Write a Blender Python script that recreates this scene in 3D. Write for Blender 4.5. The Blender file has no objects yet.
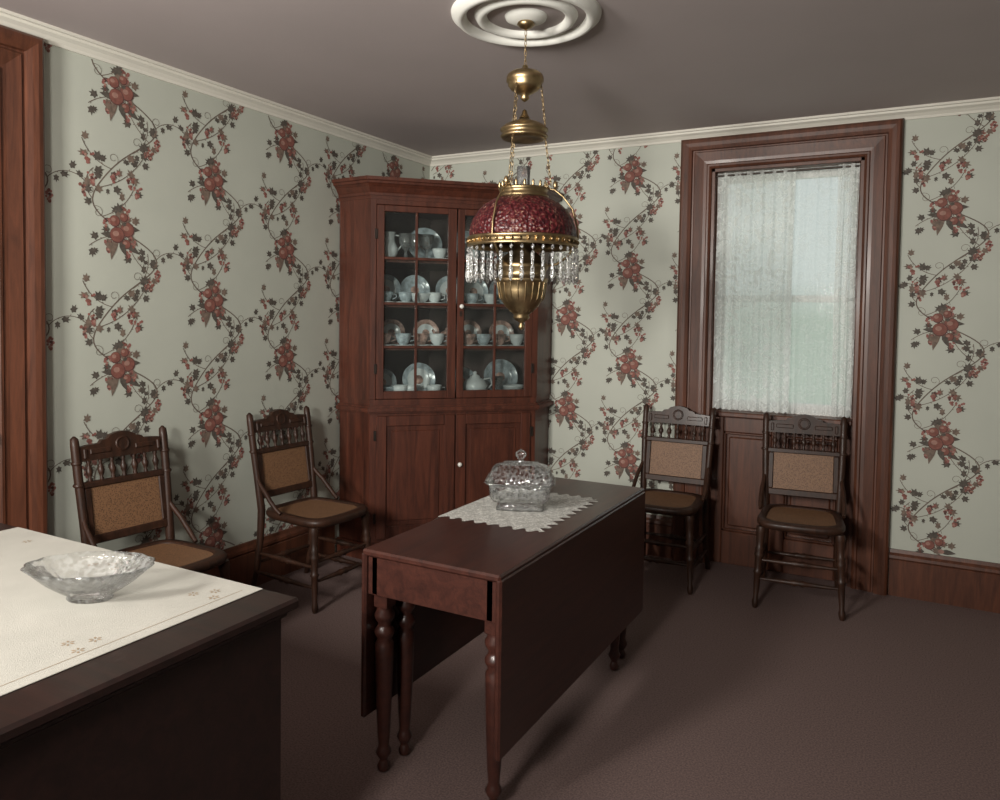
import bpy, bmesh, math, random
from mathutils import Matrix, Vector
random.seed(7)
sc=bpy.context.scene
sc.view_settings.view_transform='Standard'
sc.view_settings.look='None'
pi=math.pi
# ------------------------------------------------------------------ materials
def newmat(name):
    m=bpy.data.materials.new(name); m.use_nodes=True
    nt=m.node_tree; nt.nodes.clear()
    out=nt.nodes.new('ShaderNodeOutputMaterial')
    return m,nt,out
def N(nt,t,**k):
    n=nt.nodes.new(t)
    for a,b in k.items():
        if a in ('operation','data_type','blend_type','feature','distance','wave_type','bands_direction','interpolation_type','noise_dimensions'): setattr(n,a,b)
        else: n.inputs[a.replace('_',' ')].default_value=b
    return n
def ramp(nt,stops):
    r=nt.nodes.new('ShaderNodeValToRGB'); e=r.color_ramp.elements
    while len(e)<len(stops): e.new(.5)
    for i,(p,c) in enumerate(stops):
        e[i].position=p; e[i].color=(c[0],c[1],c[2],1)
    return r
def coords(nt,scale=(1,1,1)):
    tc=nt.nodes.new('ShaderNodeTexCoord'); mp=nt.nodes.new('ShaderNodeMapping')
    mp.inputs['Scale'].default_value=scale
    nt.links.new(tc.outputs['Object'],mp.inputs['Vector']); return mp.outputs['Vector']
def bsdf(nt,out,rough=.5,metal=0,coat=0,spec=.5):
    b=nt.nodes.new('ShaderNodeBsdfPrincipled')
    b.inputs['Roughness'].default_value=rough; b.inputs['Metallic'].default_value=metal
    b.inputs['Coat Weight'].default_value=coat; b.inputs['Coat Roughness'].default_value=.15
    b.inputs['Specular IOR Level'].default_value=spec
    nt.links.new(b.outputs[0],out.inputs[0]); return b
def bump(nt,b,src,strength=.2,dist=.01):
    bp=nt.nodes.new('ShaderNodeBump'); bp.inputs['Strength'].default_value=strength; bp.inputs['Distance'].default_value=dist
    nt.links.new(src,bp.inputs['Height']); nt.links.new(bp.outputs[0],b.inputs['Normal'])
def wood(name,dark,light,scale=(14,14,1.2),rough=.35,coat=.3,spec=.5):
    m,nt,out=newmat(name); b=bsdf(nt,out,rough,0,coat,spec)
    v=coords(nt,scale)
    n1=N(nt,'ShaderNodeTexNoise',Scale=1.6,Detail=6.0,Roughness=.6,Distortion=1.2)
    nt.links.new(v,n1.inputs['Vector'])
    n2=N(nt,'ShaderNodeTexNoise',Scale=9.0,Detail=4.0,Roughness=.7); nt.links.new(v,n2.inputs['Vector'])
    mx=N(nt,'ShaderNodeMath',operation='MULTIPLY_ADD'); nt.links.new(n2.outputs[0],mx.inputs[0]); mx.inputs[1].default_value=.4
    nt.links.new(n1.outputs[0],mx.inputs[2])
    r=ramp(nt,[(.42,dark),(.95,light)]); nt.links.new(mx.outputs[0],r.inputs[0])
    nt.links.new(r.outputs[0],b.inputs['Base Color'])
    bump(nt,b,n2.outputs[0],.06,.004)
    return m
def plain(name,col,rough=.6,var=.12,nscale=6,bumpS=0,bscale=200,metal=0,coat=0,spec=.5):
    m,nt,out=newmat(name); b=bsdf(nt,out,rough,metal,coat,spec)
    v=coords(nt)
    n=N(nt,'ShaderNodeTexNoise',Scale=float(nscale),Detail=4.0); nt.links.new(v,n.inputs['Vector'])
    r=ramp(nt,[(.3,[c*(1-var) for c in col]),(.7,[min(1,c*(1+var)) for c in col])])
    nt.links.new(n.outputs[0],r.inputs[0]); nt.links.new(r.outputs[0],b.inputs['Base Color'])
    if bumpS:
        n2=N(nt,'ShaderNodeTexNoise',Scale=float(bscale),Detail=3.0); nt.links.new(v,n2.inputs['Vector']); bump(nt,b,n2.outputs[0],bumpS,.004)
    return m
def clearglass(name,tint=(1,1,1),milk=.06,gloss=.35,rough=.05,pattern=None,fk=1.0,bs=.35):
    m,nt,out=newmat(name)
    tr=nt.nodes.new('ShaderNodeBsdfTransparent'); tr.inputs[0].default_value=(*tint,1)
    gl=nt.nodes.new('ShaderNodeBsdfGlossy'); gl.inputs['Roughness'].default_value=rough
    df=nt.nodes.new('ShaderNodeBsdfDiffuse'); df.inputs[0].default_value=(.8,.82,.82,1)
    fr=nt.nodes.new('ShaderNodeFresnel'); fr.inputs[0].default_value=1.5
    mul=N(nt,'ShaderNodeMath',operation='MULTIPLY_ADD'); mul.inputs[1].default_value=fk; mul.inputs[2].default_value=gloss
    nt.links.new(fr.outputs[0],mul.inputs[0]); mul.use_clamp=True
    m1=nt.nodes.new('ShaderNodeMixShader'); nt.links.new(mul.outputs[0],m1.inputs[0]); nt.links.new(tr.outputs[0],m1.inputs[1]); nt.links.new(gl.outputs[0],m1.inputs[2])
    m2=nt.nodes.new('ShaderNodeMixShader'); m2.inputs[0].default_value=milk
    nt.links.new(m1.outputs[0],m2.inputs[1]); nt.links.new(df.outputs[0],m2.inputs[2]); nt.links.new(m2.outputs[0],out.inputs[0])
    if pattern:
        v=coords(nt); vo=N(nt,'ShaderNodeTexVoronoi',Scale=float(pattern)); nt.links.new(v,vo.inputs['Vector'])
        bp=nt.nodes.new('ShaderNodeBump'); bp.inputs['Strength'].default_value=bs; bp.inputs['Distance'].default_value=.006
        nt.links.new(vo.outputs['Distance'],bp.inputs['Height'])
        nt.links.new(bp.outputs[0],gl.inputs['Normal'])
        r=ramp(nt,[(.45,(milk*.3,)*3),(.62,(min(1,milk*5),)*3)]); nt.links.new(vo.outputs['Distance'],r.inputs[0]); nt.links.new(r.outputs[0],m2.inputs[0])
    return m
def lace(name,base=.5,high=.95,scale=14,net=260,col=(.8,.82,.8),transl=.5):
    m,nt,out=newmat(name); v=coords(nt)
    n=N(nt,'ShaderNodeTexNoise',Scale=float(scale),Detail=2.0,Distortion=1.5); nt.links.new(v,n.inputs['Vector'])
    vo=N(nt,'ShaderNodeTexVoronoi',Scale=float(net)); nt.links.new(v,vo.inputs['Vector'])
    r=ramp(nt,[(.50,(base,)*3),(.58,(high,)*3)]); nt.links.new(n.outputs[0],r.inputs[0])
    r2=ramp(nt,[(.2,(.85,)*3),(.5,(1,)*3)]); nt.links.new(vo.outputs['Distance'],r2.inputs[0])
    mu=N(nt,'ShaderNodeMath',operation='MULTIPLY'); nt.links.new(r.outputs[0],mu.inputs[0]); nt.links.new(r2.outputs[0],mu.inputs[1])
    tr=nt.nodes.new('ShaderNodeBsdfTransparent'); df=nt.nodes.new('ShaderNodeBsdfDiffuse'); df.inputs[0].default_value=(*col,1)
    tl=nt.nodes.new('ShaderNodeBsdfTranslucent'); tl.inputs[0].default_value=(*col,1)
    a=nt.nodes.new('ShaderNodeMixShader'); a.inputs[0].default_value=transl; nt.links.new(df.outputs[0],a.inputs[1]); nt.links.new(tl.outputs[0],a.inputs[2])
    b=nt.nodes.new('ShaderNodeMixShader'); nt.links.new(mu.outputs[0],b.inputs[0]); nt.links.new(tr.outputs[0],b.inputs[1]); nt.links.new(a.outputs[0],b.inputs[2])
    nt.links.new(b.outputs[0],out.inputs[0]); return m

M={}
M['cabwood']=wood('cabinet_mahogany',(.024,.0072,.0045),(.105,.030,.016),rough=.4,coat=.12)
M['casing']=wood('casing_walnut',(.037,.013,.007),(.13,.043,.021),rough=.42,coat=.1)
M['tablewood']=wood('table_mahogany',(.021,.0075,.006),(.066,.021,.014),scale=(14,1.2,14),rough=.36,coat=.2)
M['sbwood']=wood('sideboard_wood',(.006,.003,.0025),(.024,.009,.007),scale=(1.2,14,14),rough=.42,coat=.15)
M['chairwood']=wood('chair_walnut',(.010,.005,.003),(.048,.018,.009),scale=(20,20,3),rough=.5,coat=.06,spec=.35)
M['wall']=plain('wallpaper_ground',(.445,.465,.405),.6,.04,2.5,.05,300)
M['wleaf']=plain('print_leaf_dark',(.082,.070,.058),.75,.3,60)
M['wleaf2']=plain('print_leaf_brown',(.16,.118,.092),.75,.3,60)
M['wfruit']=plain('print_fruit_red',(.20,.075,.058),.75,.25,50)
M['wfruit2']=plain('print_fruit_rose',(.31,.175,.14),.75,.2,50)
M['wfruit3']=plain('print_fruit_shadow',(.10,.042,.036),.75,.2,50)
M['wberry']=plain('print_berry',(.25,.10,.085),.75,.3,90)
M['wstem']=plain('print_stem',(.13,.10,.08),.75,.2,60)
M['ceil']=plain('ceiling_paint',(.44,.385,.38),.8,.04,1.5,.04,150)
M['white']=plain('cream_trim_paint',(.64,.62,.55),.5,.03,4)
M['medal']=plain('medallion_plaster',(.78,.78,.73),.6,.03,4)
M['carpet']=plain('carpet_mauve',(.165,.116,.108),.95,.3,160,.6,420,spec=.1)
M['brass']=plain('aged_brass',(.36,.265,.145),.38,.4,20,metal=1)
M['iron']=plain('dark_metal',(.05,.04,.035),.4,.2,20,metal=.8)
M['knob']=plain('porcelain_knob',(.75,.75,.7),.2,.03,20)
M['glass']=clearglass('window_pane_glass',(.97,.98,.98),.0,.0,.02,None,.02)
M['cabglass']=clearglass('cabinet_pane_glass',(.9,.93,.92),.010,.0,.04,None,.8)
M['crystal']=clearglass('cut_crystal',(.965,.975,.975),.018,.02,.06,75,.75,.3)
M['chimney']=clearglass('lamp_chimney_glass',(.95,.95,.95),.08,.10,.05)
M['prism']=clearglass('crystal_prism',(.86,.85,.83),.08,.10,.08,120)
M['paintw']=plain('sash_paint',(.85,.85,.82),.5,.03,5)
M['china']=plain('china_white',(.60,.63,.64),.2,.05,12)
M['china2']=plain('china_blue_grey',(.33,.38,.41),.2,.35,35)
M['china3']=plain('china_rust_floral',(.38,.24,.20),.25,.7,28)
M['cabin']=plain('cabinet_interior',(.07,.045,.04),.6,.1,5)
M['linen']=plain('linen_cloth',(.42,.41,.37),.9,.05,9,.3,500,spec=.1)
M['embro']=plain('embroidery_tan',(.29,.22,.15),.9,.2,60)
M['lace']=lace('curtain_lace',.62,.97,17,300,(.90,.93,.91),.45)
M['sheer']=lace('curtain_sheer',.42,.55,15,300,(.90,.93,.92),.45)
M['laced']=lace('doily_lace',.66,1.0,70,220,(.68,.68,.64),.1)
m,nt,out=newmat('woven_cane'); b=bsdf(nt,out,.55)
v=coords(nt,(1,1,1))
w1=N(nt,'ShaderNodeTexVoronoi',Scale=170.0); nt.links.new(v,w1.inputs['Vector'])
r=ramp(nt,[(.15,(.04,.018,.009)),(.5,(.19,.098,.048))]); nt.links.new(w1.outputs['Distance'],r.inputs[0]); nt.links.new(r.outputs[0],b.inputs['Base Color'])
bump(nt,b,w1.outputs['Distance'],.3,.003); M['cane']=m
m,nt,out=newmat('cranberry_shade'); b=bsdf(nt,out,.38,0,.1,.35)
v=coords(nt); vo=N(nt,'ShaderNodeTexVoronoi',Scale=70.0); nt.links.new(v,vo.inputs['Vector'])
n=N(nt,'ShaderNodeTexNoise',Scale=38.0,Detail=4.0,Distortion=2.5); nt.links.new(v,n.inputs['Vector'])
r=ramp(nt,[(.42,(.030,.003,.005)),(.54,(.085,.008,.012)),(.62,(.10,.028,.022)),(.69,(.30,.19,.14))]); nt.links.new(n.outputs[0],r.inputs[0]); nt.links.new(r.outputs[0],b.inputs['Base Color'])
bump(nt,b,vo.outputs['Distance'],.7,.010); M['shade']=m

# ------------------------------------------------------------------ builder
class B:
    def __init__(s): s.v=[]; s.f=[]; s.m=[]; s.s=[]; s.slots=[]; s.M=Matrix.Identity(4); s.warp=None
    def slot(s,m):
        if m not in s.slots: s.slots.append(m)
        return s.slots.index(m)
    def add(s,vs,fs,mat,smooth=False,M_=None):
        o=len(s.v); k=s.slot(mat)
        for p in vs:
            p=Vector(p)
            if M_ is not None: p=M_@p
            if s.warp: p=s.warp(p)
            s.v.append(tuple(s.M@p))
        for f in fs: s.f.append(tuple(o+i for i in f)); s.m.append(k); s.s.append(smooth)
    def box(s,x0,x1,y0,y1,z0,z1,mat,bev=.003,M_=None):
        bm=bmesh.new(); bmesh.ops.create_cube(bm,size=1)
        for v in bm.verts: v.co=Vector(((x0+x1)/2+v.co.x*(x1-x0),(y0+y1)/2+v.co.y*(y1-y0),(z0+z1)/2+v.co.z*(z1-z0)))
        if bev: bmesh.ops.bevel(bm,geom=list(bm.edges),offset=min(bev,.45*min(abs(x1-x0),abs(y1-y0),abs(z1-z0))),segments=1,affect='EDGES')
        bm.verts.index_update()
        s.add([v.co.copy() for v in bm.verts],[[v.index for v in f.verts] for f in bm.faces],mat,False,M_); bm.free()
    def loft(s,loops,mat,smooth=False,cap=True,closed=False,M_=None,ring=True):
        n=len(loops[0]); vs=[p for l in loops for p in l]; fs=[]
        L=len(loops)
        for i in range(L if closed else L-1):
            a=i*n; c=((i+1)%L)*n
            for j in range(n if ring else n-1):
                k=(j+1)%n; fs.append((a+j,a+k,c+k,c+j))
        s.add(vs,fs,mat,smooth,M_)
        if cap and not closed:
            s.add(loops[0],[tuple(range(n))],mat,False,M_); s.add(loops[-1],[tuple(range(n))],mat,False,M_)
    def lathe(s,prof,c,mat,segs=20,sx=1,sy=1,M_=None,cap=False,fn=None):
        loops=[]
        for r_,z in prof:
            l=[]
            for i in range(segs):
                a=2*pi*i/segs; rr=r_*(fn(a,z) if fn else 1)
                l.append((c[0]+rr*math.cos(a)*sx,c[1]+rr*math.sin(a)*sy,c[2]+z))
            loops.append(l)
        s.loft(loops,mat,True,cap,False,M_)
    def spindle(s,p0,p1,prof,mat,segs=12):
        p0=Vector(p0);p1=Vector(p1); d=p1-p0; L=d.length
        q=Vector((0,0,1)).rotation_difference(d.normalized()).to_matrix().to_4x4()
        s.lathe([(r_,t*L) for t,r_ in prof],(0,0,0),mat,segs,M_=Matrix.Translation(p0)@q,cap=True)
    def tube(s,pts,rad,mat,segs=8,closed=False,flat=1.0):
        pts=[Vector(p) for p in pts]; n=len(pts); loops=[]; up=None
        for i,p in enumerate(pts):
            if closed: t=(pts[(i+1)%n]-pts[i-1]).normalized()
            else: t=(pts[min(i+1,n-1)]-pts[max(i-1,0)]).normalized()
            if up is None:
                up=Vector((0,0,1)) if abs(t.z)<.9 else Vector((1,0,0))
            up=(up-t*up.dot(t)).normalized(); sd=t.cross(up)
            rr=rad[i] if isinstance(rad,(list,tuple)) else rad
            loops.append([p+(up*math.cos(2*pi*k/segs)+sd*math.sin(2*pi*k/segs)*flat)*rr for k in range(segs)])
        s.loft(loops,mat,True,not closed,closed)
    def prism(s,poly,z0,z1,mat,M_=None):
        s.loft([[(x,y,z0) for x,y in poly],[(x,y,z1) for x,y in poly]],mat,False,True,False,M_)
    def obj(s,name,loc=(0,0,0),rot=0):
        me=bpy.data.meshes.new(name); me.from_pydata(s.v,[],s.f)
        for k in s.slots: me.materials.append(M[k])
        me.polygons.foreach_set('material_index',s.m); me.polygons.foreach_set('use_smooth',s.s)
        me.update()
        bm=bmesh.new(); bm.from_mesh(me)
        if getattr(s,'recalc',True): bmesh.ops.recalc_face_normals(bm,faces=bm.faces)
        bm.to_mesh(me); bm.free()
        o=bpy.data.objects.new(name,me); sc.collection.objects.link(o); o.location=loc; o.rotation_euler=(0,0,rot)
        return o
# ------------------------------------------------------------------ room
XR,YF,H=4.3,-5.9,2.6
OX0,OX1,OZ=2.01,2.83,2.365
DY0,DY1=-3.77,-2.962
# wallpaper tile -------------------------------------------------
def makeTile():
    R=random.Random(23); E=[]
    def poly(mat,pts,c=None):
        if c is None: c=(sum(p[0] for p in pts)/len(pts),sum(p[1] for p in pts)/len(pts))
        E.append((mat,c,pts))
    def leaf(x,y,a,sz,mat=None):
        mat=mat or R.choice(['wleaf','wleaf','wleaf2'])
        prof=[(0,1.0),(20,.55),(46,.9),(72,.48),(104,.72),(138,.4),(166,.5),(194,.5),(222,.4),(256,.72),(288,.48),(314,.9),(340,.55)]
        cx=x+math.cos(a)*sz*.5; cy=y+math.sin(a)*sz*.5; k=R.uniform(.7,1)
        c,s_=math.cos(a),math.sin(a)
        pts=[]
        for t,r_ in prof:
            t=math.radians(t); p=sz*.6*r_*math.cos(t); q=sz*.6*r_*math.sin(t)*k; pts.append((cx+c*p-s_*q,cy+s_*p+c*q))
        poly(mat,pts,(cx,cy))
    def longleaf(x,y,a,L,w,mat,bend=.15):
        pts=[]
        for t in [0,.2,.45,.7,.88,1]: pts.append((t*L,w*math.sin(pi*t**.8)*.5+bend*L*t*t))
        for t in [.88,.7,.45,.2]: pts.append((t*L,-w*math.sin(pi*t**.8)*.5+bend*L*t*t))
        c,s_=math.cos(a),math.sin(a)
        poly(mat,[(x+c*p-s_*q,y+s_*p+c*q) for p,q in pts],(x+c*L*.45-s_*.03*L,y+s_*L*.45+c*.03*L))
    def disc(x,y,r_,mat,n=12,sy=1.0): poly(mat,[(x+r_*math.cos(2*pi*i/n),y+sy*r_*math.sin(2*pi*i/n)) for i in range(n)],(x,y))
    def stroke(pts,w,mat='wstem'):
        for i in range(len(pts)-1):
            a=Vector(pts[i]);b_=Vector(pts[i+1]);d=(b_-a)
            if d.length<1e-5: continue
            d.normalize(); nn=Vector((-d.y,d.x))*w*.5; e=d*w*.3
            poly(mat,[tuple(a+nn-e),tuple(a-nn-e),tuple(b_-nn+e),tuple(b_+nn+e)])
    P=.6
    sx=lambda z:-.150*math.sin(2*pi*z/P)-.025*math.sin(4*pi*z/P+.6)
    S=lambda z:(sx(z)+.012,z)
    stroke([S(-.3+.6*i/40) for i in range(41)],.006)
    def bunch(x,y,n=16,w=.016,h=.050):
        for i in range(n):
            t=R.random(); ww=w*(1.15-t)
            disc(x+R.uniform(-ww,ww)*1.3,y-t*h,R.uniform(.0055,.0080),R.choice(['wberry','wberry','wfruit2','wfruit','wfruit3']),7)
    def path(z0,a,L,curl,wob=0,n=16):
        x,y=S(z0); pts=[(x,y)]; st=L/n
        for i in range(n):
            a+=curl/n+wob*math.sin(i*.9)/n*3; x+=math.cos(a)*st; y+=math.sin(a)*st; pts.append((x,y))
        return pts
    def dress(pts,n,b=(),w=.0034,sz=(.043,.058)):
        stroke(pts,w); N_=len(pts)-1
        for i in range(n):
            k=min(N_,2+int((i+.5)*(N_-1)/n)); px,py=pts[k]; s2=1 if i%2 else -1
            aa=math.atan2(py-pts[k-1][1],px-pts[k-1][0])+s2*R.uniform(.5,1.1)
            ex,ey=px+math.cos(aa)*.008,py+math.sin(aa)*.008
            stroke([(px,py),(ex,ey)],.0024); leaf(ex,ey,aa,R.uniform(*sz))
            if i%3==0: leaf(ex+R.uniform(-.02,.02),ey+R.uniform(-.02,.02),aa+R.uniform(.8,1.6)*s2,R.uniform(.030,.042))
        for k in b:
            px,py=pts[k]; stroke([(px,py),(px+.004,py-.015)],.002); bunch(px+.004,py-.018)
    def tendril(x,y,a,s_):
        t=[(x,y)]
        for i in range(12):
            a+=(.25+.05*i)*s_; x+=math.cos(a)*.010; y+=math.sin(a)*.010; t.append((x,y))
        stroke(t,.002)
    dress(path(-.26,.35,.20,1.4),4,(8,))
    dress(path(-.19,2.6,.32,-1.1),6,(9,16))
    dress(path(-.12,.9,.18,-1.6),3,(15,))
    dress(path(-.03,2.9,.22,.9),4,(9,))
    dress(path(.05,.3,.26,1.0),4,(8,15))
    dress(path(.12,2.5,.15,-1.8),3,(15,))
    dress(path(.17,.2,.36,1.0),7,(8,16))
    dress(path(.26,3.0,.18,-1.0),3,(12,))
    for z,a,s_ in ((-.22,1.2,1),(-.12,2.8,-1),(.09,.4,-1),(.17,2.2,1),(.28,.6,1)): tendril(*S(z),a,s_)
    for z in [-.28,-.23,-.17,-.11,.10,.15,.20,.25]:
        a=R.uniform(0,2*pi); leaf(*S(z),a,R.uniform(.042,.054))
    for z in (-.17,.25): bunch(S(z)[0]+.02,z,13)
    for a,L,w,m_ in [(.4,.065,.030,'wleaf'),(1.35,.075,.030,'wleaf2'),(2.3,.06,.028,'wleaf'),(3.5,.07,.030,'wleaf'),(4.1,.10,.034,'wleaf2'),(4.75,.075,.030,'wleaf'),(5.3,.10,.034,'wleaf'),(5.95,.07,.028,'wleaf2')]:
        longleaf(.026*math.cos(a),-.01+.032*math.sin(a),a,L,w,m_,R.choice([-.35,.3]))
    for x,y,r_ in [(-.030,.036,.026),(.014,.056,.020),(.032,.003,.034),(-.018,-.024,.036),(.026,-.062,.021)]:
        disc(x,y,r_,'wfruit3',16); disc(x-.0015,y+.0015,r_*.9,'wfruit',16,.97); disc(x-.007,y+.006,r_*.42,'wfruit2',12,.8)
    leaf(.0,.066,1.9,.050,'wleaf'); leaf(.048,.030,.6,.047,'wleaf2'); leaf(-.044,-.0,3.3,.047,'wleaf'); leaf(.005,-.050,4.9,.044,'wleaf'); leaf(-.042,-.052,4.0,.044,'wleaf2')
    leaf(.0,.02,.4,.030,'wleaf'); bunch(.060,-.03,10); bunch(-.068,.04,10)
    return E
TILE=makeTile()
def paper(b,cols,f,s0,s1,z0=.24,z1=2.55,skip=None):
    b.recalc=True
    for cs,ph in cols:
        k=-5
        while k<6:
            cz=ph+.6*k; k+=1
            if cz<-.3 or cz>2.95: continue
            for i,(mat,c,pts) in enumerate(TILE):
                xs=[cs+p[0] for p in pts]; zs=[cz+p[1] for p in pts]
                if min(xs)<s0 or max(xs)>s1 or min(zs)<z0 or max(zs)>z1: continue
                if skip and skip(min(xs),max(xs),min(zs),max(zs)): continue
                off=.0005+i*.0000025+(cs*7%1)*.000001
                vs=[f(cs+c[0],cz+c[1],off)]+[f(x,z,off) for x,z in zip(xs,zs)]; n=len(pts)
                b.add(vs,[(0,1+j,1+(j+1)%n) for j in range(n)],mat)
b=B(); b.box(-.15,0,DY1,0.2,0,H,'wall',0); b.box(-.15,0,YF,DY0,0,H,'wall',0); b.box(-.15,0,DY0,DY1,OZ,H,'wall',0)
paper(b,[(-2.43+.502*k,2.43 if k%2==0 else 2.13) for k in range(-1,6)],lambda s,z,o:(o,s,z),-2.775,-.01)
paper(b,[(-4.43+.502*k,2.43 if k%2==0 else 2.13) for k in range(-2,1)],lambda s,z,o:(o,s,z),YF+.01,-3.96)
b.obj('wall_left')
b=B(); b.box(0,OX0,0,.2,0,H,'wall',0); b.box(OX1,XR,0,.2,0,H,'wall',0); b.box(OX0,OX1,0,.2,OZ,H,'wall',0)
paper(b,[(.10,2.3),(.62,2.08),(1.10,2.08),(1.52,2.38),(1.96,2.08),(3.23,2.06),(3.72,2.36),(2.78,2.36),(4.2,2.06)],lambda s,z,o:(s,-o,z),.01,XR-.01,
      skip=lambda a,c,d,e: c>1.835 and a<3.005)
b.obj('wall_back')
b=B(); b.box(XR,XR+.15,YF,.2,0,H,'wall',0)
paper(b,[(-.45-.5*k,2.43 if k%2==0 else 2.13) for k in range(0,11)],lambda s,z,o:(XR-o,s,z),YF+.01,-.01)
b.obj('wall_right')
b=B(); b.box(-.15,XR+.15,YF-.15,YF,0,H,'wall',0); b.obj('wall_front')
b=B(); b.box(-.15,XR+.15,YF-.15,.2,-.1,0,'carpet',0); b.obj('floor')
b=B(); b.box(-.15,XR+.15,YF-.15,.2,H,H+.1,'ceil',0); b.obj('ceiling')
# crown
b=B(); prof=[(0,2.54),(.010,2.54),(.014,2.552),(.026,2.566),(.042,2.576),(.044,2.586),(.055,2.588),(.055,2.6),(0,2.6)]
b.loft([[(x0+sx*a,y0+sy*a,z) for a,z in prof] for x0,y0,sx,sy in ((0,0,1,-1),(XR,0,-1,-1),(XR,YF,-1,1),(0,YF,1,1))],'white',False,False,True)
b.obj('trim_1')
def base(name,p0,p1,nrm):
    b=B(); pr=[(0,0),(.024,0),(.024,.19),(.020,.195),(.028,.205),(.026,.22),(.014,.232),(.010,.25),(0,.25)]
    b.loft([[(p[0]+nrm[0]*a,p[1]+nrm[1]*a,z) for a,z in pr] for p in (p0,p1)],'casing'); return b.obj(name)
base('baseboard_left',(0,-1.03),(0,-2.775),(1,0)); base('baseboard_back',(1.03,0),(1.825,0),(0,-1)); base('baseboard_back.001',(3.015,0),(XR,0),(0,-1)); base('baseboard_right',(XR,-.03),(XR,YF),(-1,0))
base('baseboard_left.001',(0,-3.96),(0,YF),(1,0))
# window
CP=[(0,0),(0,.012),(.012,.020),(.022,.020),(.028,.014),(.045,.016),(.095,.030),(.100,.024),(.108,.024),(.112,.036),(.130,.044),(.150,.050),(.166,.048),(.176,.040),(.181,.030),(.181,0)]
def casing(b,x0,x1,z1,f):
    b.loft([[f(x0-a,0,d) for a,d in CP],[f(x0-a,z1+a,d) for a,d in CP],[f(x1+a,z1+a,d) for a,d in CP],[f(x1+a,0,d) for a,d in CP]],'casing')
b=B(); casing(b,OX0,OX1,OZ,lambda x,z,d:(x,-d,z))
b.box(OX0,OX0+.02,0,.19,0,OZ,'casing',.002); b.box(OX1-.02,OX1,0,.19,0,OZ,'casing',.002); b.box(OX0,OX1,0,.19,OZ-.02,OZ,'casing',.002)
b.box(OX0+.02,OX1-.02,.0,.19,.895,.925,'casing',.006)
b.box(OX0+.02,OX0+.035,.05,.09,.925,OZ-.02,'casing'); b.box(OX1-.035,OX1-.02,.05,.09,.925,OZ-.02,'casing')
x0,x1=OX0+.02,OX1-.02; b.box(x0,x1,.085,.1,0,.895,'casing',0)
xm=(x0+x1)/2
for a,c in ((x0,x0+.075),(xm-.04,xm+.04),(x1-.075,x1)): b.box(a,c,.055,.085,0,.895,'casing',.004)
for (a,c) in ((x0+.075,xm-.04),(xm+.04,x1-.075)):
    for d,e in ((0,.2),(.8,.895)): b.box(a,c,.055,.085,d,e,'casing',.004)
    b.box(a+.03,c-.03,.068,.085,.23,.77,'casing',.012)
    for q in ((a,a+.015,.2,.8),(c-.015,c,.2,.8),(a,c,.2,.215),(a,c,.785,.8)): b.box(q[0],q[1],.06,.085,q[2],q[3],'casing',.005)
for a,c,d,e in ((x0,x0+.045,.925,OZ-.02),(x1-.045,x1,.925,OZ-.02),(x0,x1,.925,.99),(x0,x1,OZ-.07,OZ-.02),(x0,x1,1.58,1.62),(2.43,2.45,.925,OZ-.02)):
    b.box(a,c,.13,.165,d,e,'paintw',.003)
b.box(x0+.03,x1-.03,.145,.149,.95,OZ-.04,'glass',0)
b.tube([(x0,.035,2.325),(x1,.035,2.325)],.006,'iron')
b.obj('window_1')
# curtain: a full sheer, with lace panels drawn over its left half and right edge
b=B()
def drape(cx0,cx1,mat,yo,fr,amp,nx):
    nz=40; vs=[];fs=[]
    for j in range(nz+1):
        for i in range(nx+1):
            t=i/nx; z0c=.935+.010*math.sin(t*pi*fr)**2; z=2.34+(z0c-2.34)*j/nz; k=j/nz
            y=yo+amp*math.sin(t*2*pi*fr*.5+1.2*math.sin(k*2))*(.6+.4*k)+amp*.3*math.sin(t*2*pi*fr*1.1+2)
            if j==1 : y=.035+(y-yo)*.5
            vs.append((cx0+(cx1-cx0)*t+.002*math.sin(k*9+t*20),y,z))
    for j in range(nz):
        for i in range(nx):
            a=j*(nx+1)+i; fs.append((a,a+1,a+nx+2,a+nx+1))
    b.add(vs,fs,mat,True)
drape(OX0+.028,OX1-.028,'sheer',.056,22,.007,200)
drape(OX0+.027,2.475,'lace',.030,13,.011,140)
drape(2.695,OX1-.027,'lace',.030,5,.011,60)
b.recalc=False; b.obj('lace_curtain')
# door on the left wall
b=B(); casing(b,DY0,DY1,OZ,lambda y,z,d:(d,y,z))
b.box(-.06,-.02,DY0+.003,DY1-.003,0.0,OZ-.003,'casing',.003)
for (a,c) in ((-3.68,-3.41),(-3.33,-3.06)):
    for d,e in ((.2,.95),(1.1,2.2)):
        b.box(-.022,-.014,a,c,d,e,'casing',.004); b.box(-.016,-.008,a+.04,c-.04,d+.04,e-.04,'casing',.004)
b.lathe([(0,0),(.012,0),(.012,.03),(.028,.04),(.03,.055),(.02,.07),(0,.072)],(0,0,0),'knob',16,M_=Matrix.Translation((-.02,-3.03,1.0))@Matrix.Rotation(pi/2,4,'Y'))
b.obj('door_1')
# medallion
LX,LY=1.785,-2.02
b=B()
b.lathe([(0,-.008),(.265,-.006),(.266,0)],(LX,LY,H),'ceil',72)
for pf in ([(.222,-.006),(.228,-.022),(.240,-.034),(.256,-.030),(.268,-.018),(.278,-.010),(.280,0)],[(.145,-.006),(.150,-.020),(.164,-.030),(.182,-.026),(.190,-.014),(.194,-.006)],[(0,-.03),(.05,-.03),(.062,-.022),(.075,-.018),(.08,-.006)]):
    b.lathe(pf,(LX,LY,H),'medal',72)
b.obj('ceiling_medallion')
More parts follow.
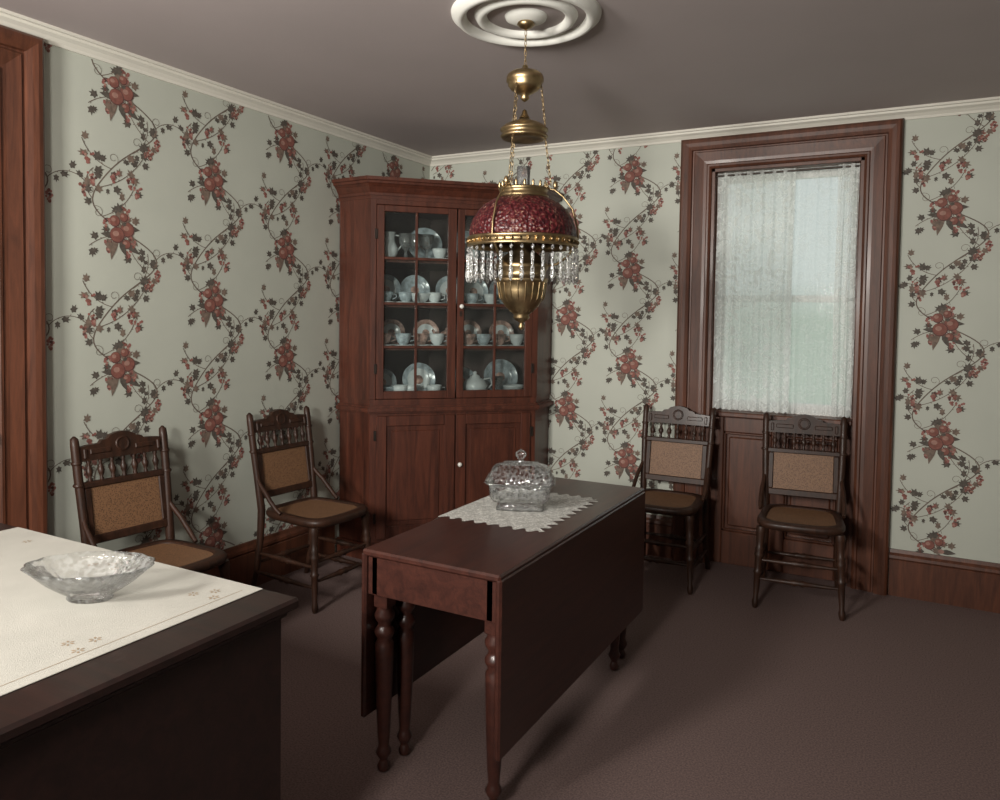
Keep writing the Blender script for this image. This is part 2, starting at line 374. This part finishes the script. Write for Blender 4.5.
# ------------------------------------------------------------------ chandelier
b=B(); b.M=Matrix.Translation((LX,LY,0))
b.lathe([(0,2.57),(.03,2.57),(.034,2.562),(.02,2.55),(.006,2.545),(0,2.54)],(0,0,0),'brass',20)
def chain(p0,p1,rad=.006,n=None):
    p0=Vector(p0);p1=Vector(p1);d=p1-p0;L=d.length;n=n or max(2,int(L/.017)); q=Vector((0,0,1)).rotation_difference(d.normalized()).to_matrix()
    for i in range(n):
        c=p0+d*((i+.5)/n); pts=[]
        for k in range(8):
            a=2*pi*k/8; x=rad*math.cos(a)*.7; z=L/n*.66*math.sin(a)
            v=Vector((x,0,z)) if i%2 else Vector((0,x,z)); pts.append(c+q@v)
        b.tube(pts,.0014,'brass',4,True)
chain((0,0,2.54),(0,0,2.41))
b.lathe([(0,2.415),(.010,2.411),(.012,2.40),(.028,2.394),(.053,2.386),(.066,2.376),(.070,2.365),(.070,2.352),(.062,2.344),(.064,2.336),(.052,2.322),(.03,2.308),(.014,2.300),(.018,2.290),(.008,2.280),(0,2.276)],(0,0,0),'brass',32)
b.lathe([(.0,2.218),(.014,2.216),(.03,2.207),(.056,2.198),(.076,2.188),(.084,2.18),(.090,2.176),(.090,2.168),(.082,2.164),(.086,2.152),(.090,2.148),(.084,2.14),(.070,2.136),(.045,2.142),(0,2.146)],(0,0,0),'brass',36)
b.lathe([(0,2.25),(.008,2.245),(.012,2.23),(.02,2.218)],(0,0,0),'brass',16)
for k in range(3):
    a=2*pi*k/3+.45; c,s=math.cos(a),math.sin(a)
    chain((.060*c,.060*s,2.35),(.078*c,.078*s,2.19),.005)
    chain((.080*c,.080*s,2.14),(.104*c,.104*s,1.965),.005)
    b.tube([(.094*c,.094*s,1.955),(.118*c,.118*s,1.950),(.150*c,.150*s,1.925),(.185*c,.185*s,1.88),(.206*c,.206*s,1.81),(.208*c,.208*s,1.765)],[.003,.004,.004,.004,.004,.004],'brass',8)
    b.lathe([(0,.02),(.008,.014),(.010,0),(.006,-.01),(0,-.016)],(.120*c,.120*s,1.965),'brass',10)
    b.tube([(.198*c,.198*s,1.745),(.17*c,.17*s,1.70),(.13*c,.13*s,1.672),(.095*c,.095*s,1.665)],.005,'brass',8)
b.lathe([(.088,1.915),(.094,1.917),(.096,1.926),(.088,1.932),(.090,1.944),(.095,1.950),(.090,1.955),(.086,1.95),(.084,1.93),(.088,1.915)],(0,0,0),'brass',36)
for k in range(18):
    a=2*pi*k/18; b.lathe([(.004,0),(.007,.006),(.004,.014),(.006,.018),(0,.026)],(.091*math.cos(a),.091*math.sin(a),1.952),'brass',6)
sp=[(.195,1.762),(.200,1.775),(.201,1.79),(.197,1.812),(.187,1.838),(.170,1.866),(.146,1.890),(.118,1.908),(.090,1.920)]
b.lathe(sp+[(r_-.004,z-.003) for r_,z in sp[::-1]],(0,0,0),'shade',84,fn=lambda a,z:1+.008*math.cos(a*28))
b.lathe([(.196,1.768),(.206,1.770),(.211,1.764),(.206,1.758),(.203,1.75),(.206,1.742),(.211,1.737),(.206,1.731),(.196,1.733),(.193,1.75),(.196,1.768)],(0,0,0),'brass',64)
for k in range(44):
    a=2*pi*k/44; b.lathe([(0,-.007),(.005,-.004),(.006,0),(.005,.004),(0,.007)],(.208*math.cos(a),.208*math.sin(a),1.7505),'brass',6)
for k in range(34):
    a=2*pi*k/34; c=(.206*math.cos(a),.206*math.sin(a),0)
    b.lathe([(0,1.730),(.006,1.724),(.006,1.718),(0,1.711)],c,'prism',6)
    b.lathe([(0,1.708),(.0075,1.700),(.0055,1.66),(.0095,1.622),(.006,1.606),(0,1.597)],c,'prism',6)
b.lathe([(0,1.42),(.006,1.424),(.012,1.434),(.006,1.446),(.010,1.452),(.024,1.46),(.032,1.47),(.028,1.478),(.040,1.49),(.062,1.51),(.082,1.54),(.090,1.57),(.092,1.60),(.098,1.606),(.098,1.616),(.090,1.62),(.088,1.64),(.098,1.655),(.100,1.668),(.092,1.675),(.07,1.70),(.045,1.72),(.03,1.735),(.034,1.75),(.034,1.775),(.022,1.785),(0,1.786)],(0,0,0),'brass',40)
for k in range(20):
    a=2*pi*k/20; b.tube([(.041*math.cos(a),.041*math.sin(a),1.491),(.085*math.cos(a),.085*math.sin(a),1.545),(.0935*math.cos(a),.0935*math.sin(a),1.60)],.003,'brass',5)
b.lathe([(.030,1.775),(.036,1.80),(.040,1.83),(.034,1.86),(.026,1.89),(.024,1.95),(.0255,2.035),(.0235,2.035),(.0225,1.95)],(0,0,0),'chimney',24)
b.obj('oil_lamp_chandelier')
# ------------------------------------------------------------------ corner cabinet
cabM=Matrix.Translation((.012,-.012,0))@Matrix.Rotation(pi/4,4,'Z')@Matrix.Scale(-1,4,(0,1,0))
b=B(); b.M=cabM
CW,CD,CS=.527,.885,.69
def plan(e=0.0):
    k=e*1.0
    return [(0,.0),(-CS-k*.7071,CS+k*.7071),(-CW-k*.414,CD+k),(CW+k*.414,CD+k),(CS+k*.7071,CS+k*.7071)]
def pr(z0,z1,e,mat='cabwood'): b.prism(plan(e),z0,z1,mat)
pr(0,.10,.008); pr(.10,.885,-.012); pr(.885,.895,.008); pr(.895,.918,.022); pr(.918,.93,.006)
pr(.93,.965,-.008)
def quadprism(p,z0,z1,mat='cabwood'): b.prism(p,z0,z1,mat)
for sg in (-1,1):
    quadprism([(sg*(CS-.003),CS-.0),(sg*(CS-.016),CS-.016),(sg*(CW-.01),CD-.035),(sg*(CW),CD-.006)],.965,2.16)
    quadprism([(0,.0),(sg*CS,CS),(sg*(CS-.018),CS),(0,.022)],.965,2.16,'cabin')
    b.box(*(sorted((sg*.49,sg*CW))),CD-.035,CD-.006,.965,2.16,'cabwood',.002)
b.box(-.49,.49,CD-.035,CD-.006,2.125,2.16,'cabwood',.002)
for z in (.965,1.275,1.535,1.805):
    b.prism([(0,.03),(-.66,CS-.01),(-.51,CD-.05),(.51,CD-.05),(.66,CS-.01)],z-.016,z,'cabwood')
pr(2.155,2.175,.0); pr(2.175,2.19,.012)
pl=[(0.012,2.19),(.02,2.20),(.034,2.222),(.05,2.236),(.058,2.24),(.062,2.252),(.072,2.256),(.072,2.275),(.0,2.275)]
b.loft([[(x,y,z) for x,y in plan(e)] for e,z in pl],'cabwood')
for (a,c) in ((-.488,-.004),(.004,.488)):
    gl0=a+.045; gl1=c-.052
    if a>0: gl0=a+.042; gl1=c-.045
    z0,z1,g0,g1=.968,2.122,1.015,2.085
    y0,y1=CD-.03,CD+.0
    b.box(a,gl0,y0,y1,z0,z1,'cabwood',.003); b.box(gl1,c,y0,y1,z0,z1,'cabwood',.003)
    b.box(gl0,gl1,y0,y1,z0,g0,'cabwood',.003); b.box(gl0,gl1,y0,y1,g1,z1,'cabwood',.003)
    gm=(gl0+gl1)/2
    b.box(gm-.007,gm+.007,y0+.004,y1-.003,g0,g1,'cabwood',.002)
    for z in (1.28,1.54,1.81): b.box(gl0,gl1,y0+.004,y1-.003,z-.008,z+.008,'cabwood',.002)
    b.box(gl0-.005,gl1+.005,y0+.010,y0+.013,g0-.005,g1+.005,'cabglass',0)
for (a,c) in ((-.485,-.004),(.004,.485)):
    y0,y1=CD-.02,CD+.004; z0,z1=.125,.868; r_=.062
    b.box(a,a+r_,y0,y1,z0,z1,'cabwood',.003); b.box(c-r_,c,y0,y1,z0,z1,'cabwood',.003)
    b.box(a+r_,c-r_,y0,y1,z0,z0+r_+.01,'cabwood',.003); b.box(a+r_,c-r_,y0,y1,z1-r_,z1,'cabwood',.003)
    b.box(a+r_,c-r_,y0,y0+.010,z0+r_,z1-r_,'cabwood',0)
    b.box(a+r_+.03,c-r_-.03,y0+.006,y0+.015,z0+r_+.04,z1-r_-.03,'cabwood',.006)
for z,x in ((1.53,.026),(.56,.026)):
    b.lathe([(0,.0),(.006,0),(.006,.010),(.013,.016),(.014,.024),(.008,.03),(0,.031)],(0,0,0),'knob',16,M_=Matrix.Translation((x,CD,z))@Matrix.Rotation(-pi/2,4,'X'))
b.box(.018,.034,CD,CD+.003,1.47,1.50,'iron',.001)
for z in (1.15,1.95,.25,.75):
    for x in (-.492,.492): b.box(x-.008,x+.008,CD-.004,CD+.007,z-.03,z+.03,'iron',.002)
b.obj('corner_cabinet')
# china
b=B(); b.M=cabM; R=random.Random(5)
def plate(x,y,z,r_,mat,lean=.22,rim='china2'):
    T=Matrix.Translation((x,y,z+r_*math.cos(lean)+.001))@Matrix.Rotation(-pi/2+lean,4,'X')
    b.lathe([(0,.0),(r_*.6,.0),(r_*.68,.006)],(0,0,0),mat,28,M_=T)
    b.lathe([(r_*.68,.006),(r_*.97,.016),(r_,.018),(r_*.98,.012),(r_*.6,-.006),(0,-.006)],(0,0,0),rim,28,M_=T)
    b.lathe([(0,.0015),(r_*.28,.0015)],(0,0,0),'china3',10,M_=T)
def cup(x,y,z,s,mat,saucer=True,h=1.0):
    if saucer: b.lathe([(0,.004),(.03*s,.002),(.07*s,.014),(.072*s,.017),(.03*s,.008),(0,.008)],(x,y,z),'china',22)
    zz=z+(.009 if saucer else 0)
    b.lathe([(0,0),(.022*s,0),(.02*s,.006),(.034*s,.02*h),(.043*s,.045*h),(.047*s,.068*h),(.044*s,.068*h),(.038*s,.04*h),(0,.012)],(x,y,zz),mat,22)
    b.tube([(x+.042*s,y,zz+.055*h),(x+.066*s,y,zz+.052*h),(x+.068*s,y,zz+.032*h),(x+.04*s,y,zz+.024*h)],.0035,mat,6)
def pitcher(x,y,z,s,mat):
    b.lathe([(0,0),(.035*s,0),(.033*s,.008),(.055*s,.04*s),(.058*s,.07*s),(.04*s,.11*s),(.035*s,.14*s),(.045*s,.17*s),(.041*s,.17*s),(.03*s,.14*s),(0,.05*s)],(x,y,z),mat,24)
    b.tube([(x+.036*s,y,z+.155*s),(x+.075*s,y,z+.15*s),(x+.085*s,y,z+.10*s),(x+.055*s,y,z+.06*s)],.005,mat,6)
def bowl(x,y,z,s,mat):
    b.lathe([(0,0),(.03*s,0),(.03*s,.01),(.06*s,.03),(.085*s,.062),(.09*s,.07),(.084*s,.066),(.055*s,.03),(0,.016)],(x,y,z),mat,26)
def teapot(x,y,z,s,mat):
    b.lathe([(0,0),(.04*s,0),(.04*s,.01*s),(.075*s,.04*s),(.082*s,.07*s),(.06*s,.105*s),(.035*s,.115*s),(.03*s,.13*s),(.01*s,.14*s),(.014*s,.152*s),(0,.16*s)],(x,y,z),mat,26)
    b.tube([(x-.07*s,y,z+.05*s),(x-.10*s,y,z+.07*s),(x-.125*s,y,z+.12*s)],[.016*s,.011*s,.008*s],mat,8)
    b.tube([(x+.055*s,y,z+.105*s),(x+.10*s,y,z+.115*s),(x+.115*s,y,z+.075*s),(x+.075*s,y,z+.04*s)],.006*s,mat,6)
def goblet(x,y,z,s):
    b.lathe([(0,0),(.035*s,0),(.01*s,.008),(.007*s,.05*s),(.02*s,.065*s),(.036*s,.09*s),(.038*s,.14*s),(.035*s,.14*s),(.03*s,.09*s),(0,.07*s)],(x,y,z),'chimney',18)
z=.966
for x,r_,m_ in ((-.42,.085,'china'),(-.2,.105,'china'),(.34,.115,'china2'),(.08,.09,'china2')): plate(x,.74-abs(x)*.15,z,r_,m_)
for x,y in ((-.33,.8),(-.12,.81),(-.26,.78)): cup(x,y,z,1,'china')
teapot(.15,.77,z,1.0,'china'); bowl(.40,.78,z,.8,'china'); bowl(-.41,.77,z,.7,'china2'); goblet(.29,.80,z,.9)
z=1.276
for i,x in enumerate((-.43,-.31,-.2,-.1,.1,.2,.3,.42)):
    cup(x,.78,z,1.05,['china3','china2','china3','china'][i%4],True,1.1)
for x in (-.36,-.14,.14,.36): plate(x,.62,z,.085,'china',.2,'china3')
teapot(.0,.70,z,.9,'china3')
z=1.536
for x,m_ in ((-.4,'china'),(-.22,'china2'),(.16,'china'),(.36,'china2'),(0,'china')): plate(x,.68-abs(x)*.1,z,.095,m_)
for x in (-.42,-.3,-.12,.12,.24,.43): cup(x,.79,z,.95,R.choice(['china','china2']))
bowl(-.21,.78,z,.8,'china'); bowl(.34,.77,z,.7,'china2')
z=1.806
for x,s_ in ((-.40,1.0),(.12,.9)): pitcher(x,.75,z,s_,'china')
for x in (-.3,-.24,-.17,.22,.28): goblet(x,.78,z,1.15)
plate(-.16,.66,z,.11,'china2'); plate(.36,.70,z,.115,'china2'); plate(.12,.6,z,.11,'china')
cup(.43,.78,z,1,'china'); cup(-.09,.79,z,1,'china')
b.obj('china_dishes')
# ------------------------------------------------------------------ chairs
def chair_mesh():
    b=B(); W='chairwood'
    def wp(p):
        if p.z>.45: p=Vector((p.x,p.y+(p.z-.45)*.16,p.z))
        return p
    b.warp=wp
    for s in (-1,1):
        b.tube([(s*.195,.245,0),(s*.188,.215,.12),(s*.185,.19,.3),(s*.186,.18,.45),(s*.192,.178,.6),(s*.198,.178,.78),(s*.2,.178,.91),(s*.2,.178,.94),(s*.2,.178,.952)],[.014,.016,.018,.02,.018,.018,.018,.016,.004],W,10)
        b.lathe([(.019,0),(.022,.006),(.019,.012)],(s*.2,.178,.835),W,12); b.lathe([(.019,0),(.022,.006),(.019,.012)],(s*.2,.178,.745),W,12)
    top=[(-.188,.905),(-.15,.910),(-.10,.912),(-.09,.924),(-.065,.928),(-.05,.942),(-.02,.950),(0,.952)]
    top=top+[(-x,z) for x,z in top[-2::-1]]
    poly=[(-.188,.846)]+top+[(.188,.846)]
    b.loft([[(x,.168,z) for x,z in poly],[(x,.19,z) for x,z in poly]],W)
    b.lathe([(0,0),(.02,0),(.024,.004),(.03,.005),(.033,0)],(0,0,0),W,16,M_=Matrix.Translation((0,.169,.90))@Matrix.Rotation(pi/2,4,'X'))
    for s in (-1,1):
        b.box(s*.10-.045,s*.10+.045,.163,.17,.872,.894,W,.005)
        b.box(s*.165-.008,s*.165+.008,.162,.17,.856,.898,W,.004)
    for i in range(7):
        x=-.15+.05*i
        b.spindle((x,.178,.757),(x,.178,.848),[(0,.007),(.1,.010),(.18,.006),(.35,.012),(.5,.015),(.65,.009),(.8,.006),(.9,.010),(1,.007)],W,8)
    b.box(-.19,.19,.168,.19,.735,.76,W,.004)
    b.box(-.19,.19,.168,.19,.505,.54,W,.004)
    for s in (-1,1): b.box(s*.167-.014,s*.167+.014,.169,.189,.54,.735,W,.004)
    b.box(-.155,.155,.176,.182,.54,.735,'cane',0)
    b.warp=None
    for s in (-1,1):
        b.tube([(s*.193,.205,.62),(s*.2,.175,.585),(s*.205,.13,.55),(s*.208,.09,.51),(s*.208,.05,.475),(s*.205,.02,.455)],[.009,.011,.012,.012,.011,.009],W,8)
    def seat(sx,z,n=40):
        l=[]
        for i in range(n):
            a=2*pi*i/n; c,s_=math.cos(a),math.sin(a); e=.42
            x=math.copysign(abs(c)**e,c); y=math.copysign(abs(s_)**e,s_)
            hw=.215-.028*(y*.5+.5)
            yy=y*.215-.02-(.018*(1-x*x) if y<0 else 0)
            l.append((x*hw*sx,(yy+.02)*sx-.02,z))
        return l
    b.loft([seat(.95,.412),seat(.985,.416),seat(1.02,.428),seat(1.02,.442),seat(.99,.452),seat(.90,.454),seat(.82,.452),seat(.81,.444)],W,True,False)
    b.loft([seat(.95,.412),seat(.2,.412)],W,False,False)
    b.add(seat(.815,.446)+[(0,-.02,.438)],[(i,(i+1)%40,40) for i in range(40)],'cane',True)
    for s in (-1,1):
        b.spindle((s*.205,-.225,0),(s*.185,-.195,.415),[(0,.011),(.03,.015),(.08,.017),(.12,.012),(.3,.016),(.42,.018),(.44,.023),(.46,.018),(.5,.017),(.62,.019),(.66,.024),(.69,.017),(.72,.023),(.75,.017),(.82,.019),(.92,.022),(.95,.025),(1,.022)],W,14)
    st=[(0,.007),(.15,.009),(.3,.011),(.42,.013),(.45,.018),(.5,.012),(.55,.018),(.58,.013),(.7,.011),(.85,.009),(1,.007)]
    b.spindle((-.2,-.215,.15),(.2,-.215,.15),st,W,10); b.spindle((-.195,-.208,.245),(.195,-.208,.245),st,W,10)
    for s in (-1,1):
        b.spindle((s*.2,-.218,.12),(s*.19,.215,.12),st,W,10); b.spindle((s*.196,-.21,.22),(s*.187,.2,.22),st,W,10)
    b.spindle((-.188,.205,.17),(.188,.205,.17),st,W,10)
    return b
ch=chair_mesh()
o=ch.obj('dining_chair',(2.60,-.335,0),math.radians(6))
for loc,ro in (((1.875,-.345,0),math.radians(1)),((.335,-1.565,0),pi/2-math.radians(3)),((.335,-2.51,0),pi/2-math.radians(4))):
    q=bpy.data.objects.new('dining_chair',o.data); sc.collection.objects.link(q); q.location=loc; q.rotation_euler=(0,0,ro)
# ------------------------------------------------------------------ drop leaf table
b=B(); W='tablewood'; X0,X1,Y0,Y1,ZT=1.588,2.085,-2.717,-1.397,.734
b.box(X0,X1,Y0,Y1,ZT-.022,ZT,W,.006)
for s,x in ((-1,X0),(1,X1)):
    xa,xb=(x-.004,x+.016) if s<0 else (x-.016,x+.004)
    b.box(xa,xb,Y0,Y1,.19,ZT-.012,W,.006)
ax0,ax1,ay0,ay1=X0+.010,X1-.010,Y0+.014,Y1-.014
b.box(ax0,ax1,ay0,ay0+.022,.59,ZT-.018,W,0); b.box(ax0,ax1,ay1-.022,ay1,.59,ZT-.018,W,0)
b.box(ax0+.02,ax0+.042,ay0,ay1,.59,ZT-.018,W,.002); b.box(ax1-.042,ax1-.02,ay0,ay1,.59,ZT-.018,W,.002)
def tleg(x,y):
    b.box(x-.026,x+.026,y-.026,y+.026,.54,.712,W,.003)
    b.lathe([(.0,0),(.012,0),(.018,.006),(.02,.02),(.014,.034),(.012,.04),(.02,.05),(.026,.065),(.019,.08),(.017,.09),(.021,.13),(.026,.25),(.029,.36),(.030,.42),(.022,.435),(.031,.45),(.033,.462),(.024,.475),(.020,.485),(.031,.502),(.033,.515),(.025,.53),(.026,.545)],(x,y,0),W,18)
tleg(X0+.045,Y0+.062); tleg(X1-.045,Y0+.062); tleg(X0+.062,Y1-.085); tleg(X1-.062,Y1-.085)
tleg(X0+.050,Y0+.17); tleg(X1-.050,Y1-.21)
b.box(X0+.05,X0+.07,Y0+.2,Y0+.75,.60,.68,W,.003); b.box(X1-.07,X1-.05,Y1-.75,Y1-.2,.60,.68,W,.003)
b.obj('drop_leaf_table')
# doily
b=B(); nx,ny=60,64; dx0,dx1,dy0,dy1=1.475,1.990,-2.265,-1.71; vs=[];fs=[]
for j in range(ny+1):
    for i in range(nx+1):
        u,v=i/nx,j/ny; ex=abs(2*u-1); ey=abs(2*v-1)
        x=dx0+(dx1-dx0)*u; y=dy0+(dy1-dy0)*v
        x+= (1 if u>.5 else -1)*(ex**8)*.016*math.sin(j*pi/3.2); y+=(1 if v>.5 else -1)*(ey**8)*.016*math.sin(i*pi/3)
        z=ZT+.0025+.0012*math.sin(x*90)*math.sin(y*70)
        edge=X0-.008
        if x<edge:
            z=ZT+.0015-(edge-x)*.6; x=edge-(edge-x)*.7
        vs.append((x,y,z))
for j in range(ny):
    for i in range(nx): a=j*(nx+1)+i; fs.append((a,a+1,a+nx+2,a+nx+1))
b.add(vs,fs,'laced',True); b.recalc=False; b.obj('lace_doily')
# covered glass dish: rectangular casket with cut corners
b=B()
def sq(a,z):
    c,s=abs(math.cos(a)),abs(math.sin(a)); return 1/((c**9+s**9)**(1/9.))*(1+.012*math.cos(a*32))
b.lathe([(0,.004),(.070,.002),(.076,.0),(.074,.010),(.064,.018),(.066,.026),(.088,.036),(.094,.05),(.096,.085),(.102,.100),(.112,.106),(.106,.107),(.090,.085),(.086,.05),(0,.035)],(0,0,0),'crystal',64,sx=1.20,sy=.84,fn=sq)
b.lathe([(.102,.109),(.107,.114),(.100,.122),(.094,.142),(.084,.156),(.060,.165),(.056,.171),(.030,.175),(.014,.179)],(0,0,0),'crystal',64,sx=1.20,sy=.84,fn=sq)
b.lathe([(.014,.178),(.010,.187),(.018,.195),(.023,.205),(.018,.215),(.007,.223),(0,.226)],(0,0,0),'crystal',24)
b.obj('covered_glass_dish',(1.782,-2.0,ZT+.004),math.radians(24))
# ------------------------------------------------------------------ sideboard
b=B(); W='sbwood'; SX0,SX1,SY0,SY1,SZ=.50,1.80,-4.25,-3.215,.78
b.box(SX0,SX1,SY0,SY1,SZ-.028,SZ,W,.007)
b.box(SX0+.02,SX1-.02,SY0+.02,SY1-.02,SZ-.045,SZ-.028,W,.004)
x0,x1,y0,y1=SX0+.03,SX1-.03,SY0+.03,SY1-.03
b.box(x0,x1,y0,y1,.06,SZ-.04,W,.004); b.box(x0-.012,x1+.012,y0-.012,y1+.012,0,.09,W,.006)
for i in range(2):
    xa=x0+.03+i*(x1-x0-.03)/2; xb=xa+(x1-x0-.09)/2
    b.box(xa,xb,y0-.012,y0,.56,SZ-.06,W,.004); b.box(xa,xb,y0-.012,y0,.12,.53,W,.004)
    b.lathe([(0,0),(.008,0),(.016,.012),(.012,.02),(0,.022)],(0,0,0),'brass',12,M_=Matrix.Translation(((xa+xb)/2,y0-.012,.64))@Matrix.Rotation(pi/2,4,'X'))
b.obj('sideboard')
# runner
b=B(); b.box(.62,1.685,-4.1,-3.225,SZ+.0005,SZ+.003,'linen',.001)
def motif(x,y,a):
    for k in range(6):
        q=a+k*pi/3; c=(x+.009*math.cos(q),y+.009*math.sin(q)); pts=[(c[0]+.006*math.cos(q+t)*(1 if t in(0,pi) else .5),c[1]+.006*math.sin(q+t)*(1 if t in (0,pi) else .5)) for t in (0,pi/2,pi,3*pi/2)]
        b.add([(p[0],p[1],SZ+.0036) for p in pts],[(0,1,2,3)],'embro')
for x,y in ((1.60,-3.30),(1.57,-3.34),(1.63,-3.33),(1.61,-3.62),(1.58,-3.66),(1.63,-3.67),(1.60,-3.95),(1.2,-3.30),(1.16,-3.33),(1.24,-3.32),(.8,-3.3)): motif(x,y,.3*x)
for off in (.035,):
    xx=1.685-off; yy=-3.225-off
    b.add([(xx,-4.06,SZ+.0035),(xx+.002,-4.06,SZ+.0035),(xx+.002,yy,SZ+.0035),(xx,yy,SZ+.0035)],[(0,1,2,3)],'embro')
b.obj('table_runner')
# cut glass bowl
b=B()
sc_=lambda a,z: 1+(.05*abs(math.cos(a*6)) if z>.07 else .01*math.cos(a*24))
b.lathe([(0,.003),(.05,.0),(.054,.004),(.05,.012),(.07,.022),(.105,.045),(.132,.068),(.146,.084),(.140,.085),(.125,.068),(.098,.048),(.06,.026),(0,.018)],(0,0,0),'crystal',72,sx=1.0,sy=.68,fn=sc_)
b.obj('cut_glass_bowl',(1.385,-3.485,SZ+.003),math.radians(28))
# ------------------------------------------------------------------ lights
def area(name,loc,tgt,size,power,col=(1,.955,.885),spread=125):
    l=bpy.data.lights.new(name,'AREA'); l.size=size; l.energy=power; l.color=col; l.spread=math.radians(spread)
    o=bpy.data.objects.new(name,l); sc.collection.objects.link(o); o.location=loc
    o.rotation_euler=(Vector(tgt)-Vector(loc)).to_track_quat('-Z','Y').to_euler(); return o
area('studio_flash',(1.05,-5.4,2.1),(.75,-.8,1.65),.45,62)
area('studio_flash.001',(2.2,-5.5,1.75),(1.6,-.5,1.9),.4,47)
w=bpy.data.worlds.new('World'); sc.world=w; w.use_nodes=True; nt=w.node_tree; nt.nodes.clear()
o=nt.nodes.new('ShaderNodeOutputWorld'); bg=nt.nodes.new('ShaderNodeBackground')
tc=nt.nodes.new('ShaderNodeTexCoord'); sp_=nt.nodes.new('ShaderNodeSeparateXYZ'); nt.links.new(tc.outputs['Generated'],sp_.inputs[0])
r=ramp(nt,[(.0,(.34,.42,.34)),(.05,(.56,.62,.59)),(.35,(.50,.56,.57))]); nt.links.new(sp_.outputs['Z'],r.inputs[0]); nt.links.new(r.outputs[0],bg.inputs[0])
bg.inputs[1].default_value=1.15; nt.links.new(bg.outputs[0],o.inputs[0])
# ------------------------------------------------------------------ camera
p=[1.0149,.0402,-.0143,.4987,3.0972,-4.5958,1.4711,3.4727]
pt,ro,ya=p[1],p[2],p[3]
fw=Vector((-math.sin(ya)*math.cos(pt),math.cos(ya)*math.cos(pt),-math.sin(pt)))
rt=Vector((math.cos(ya),math.sin(ya),0)); up=rt.cross(fw)
r2=rt*math.cos(ro)-up*math.sin(ro); u2=up*math.cos(ro)+rt*math.sin(ro)
cam=bpy.data.cameras.new('camera'); co=bpy.data.objects.new('camera',cam); sc.collection.objects.link(co)
mt=Matrix((r2,u2,-fw)).transposed().to_4x4(); mt.translation=Vector(p[4:7]); co.matrix_world=mt
cam.sensor_width=36; cam.lens=p[0]*750*36/1000; cam.shift_y=(p[7]*100-400)/1000; cam.clip_start=.02
sc.camera=co
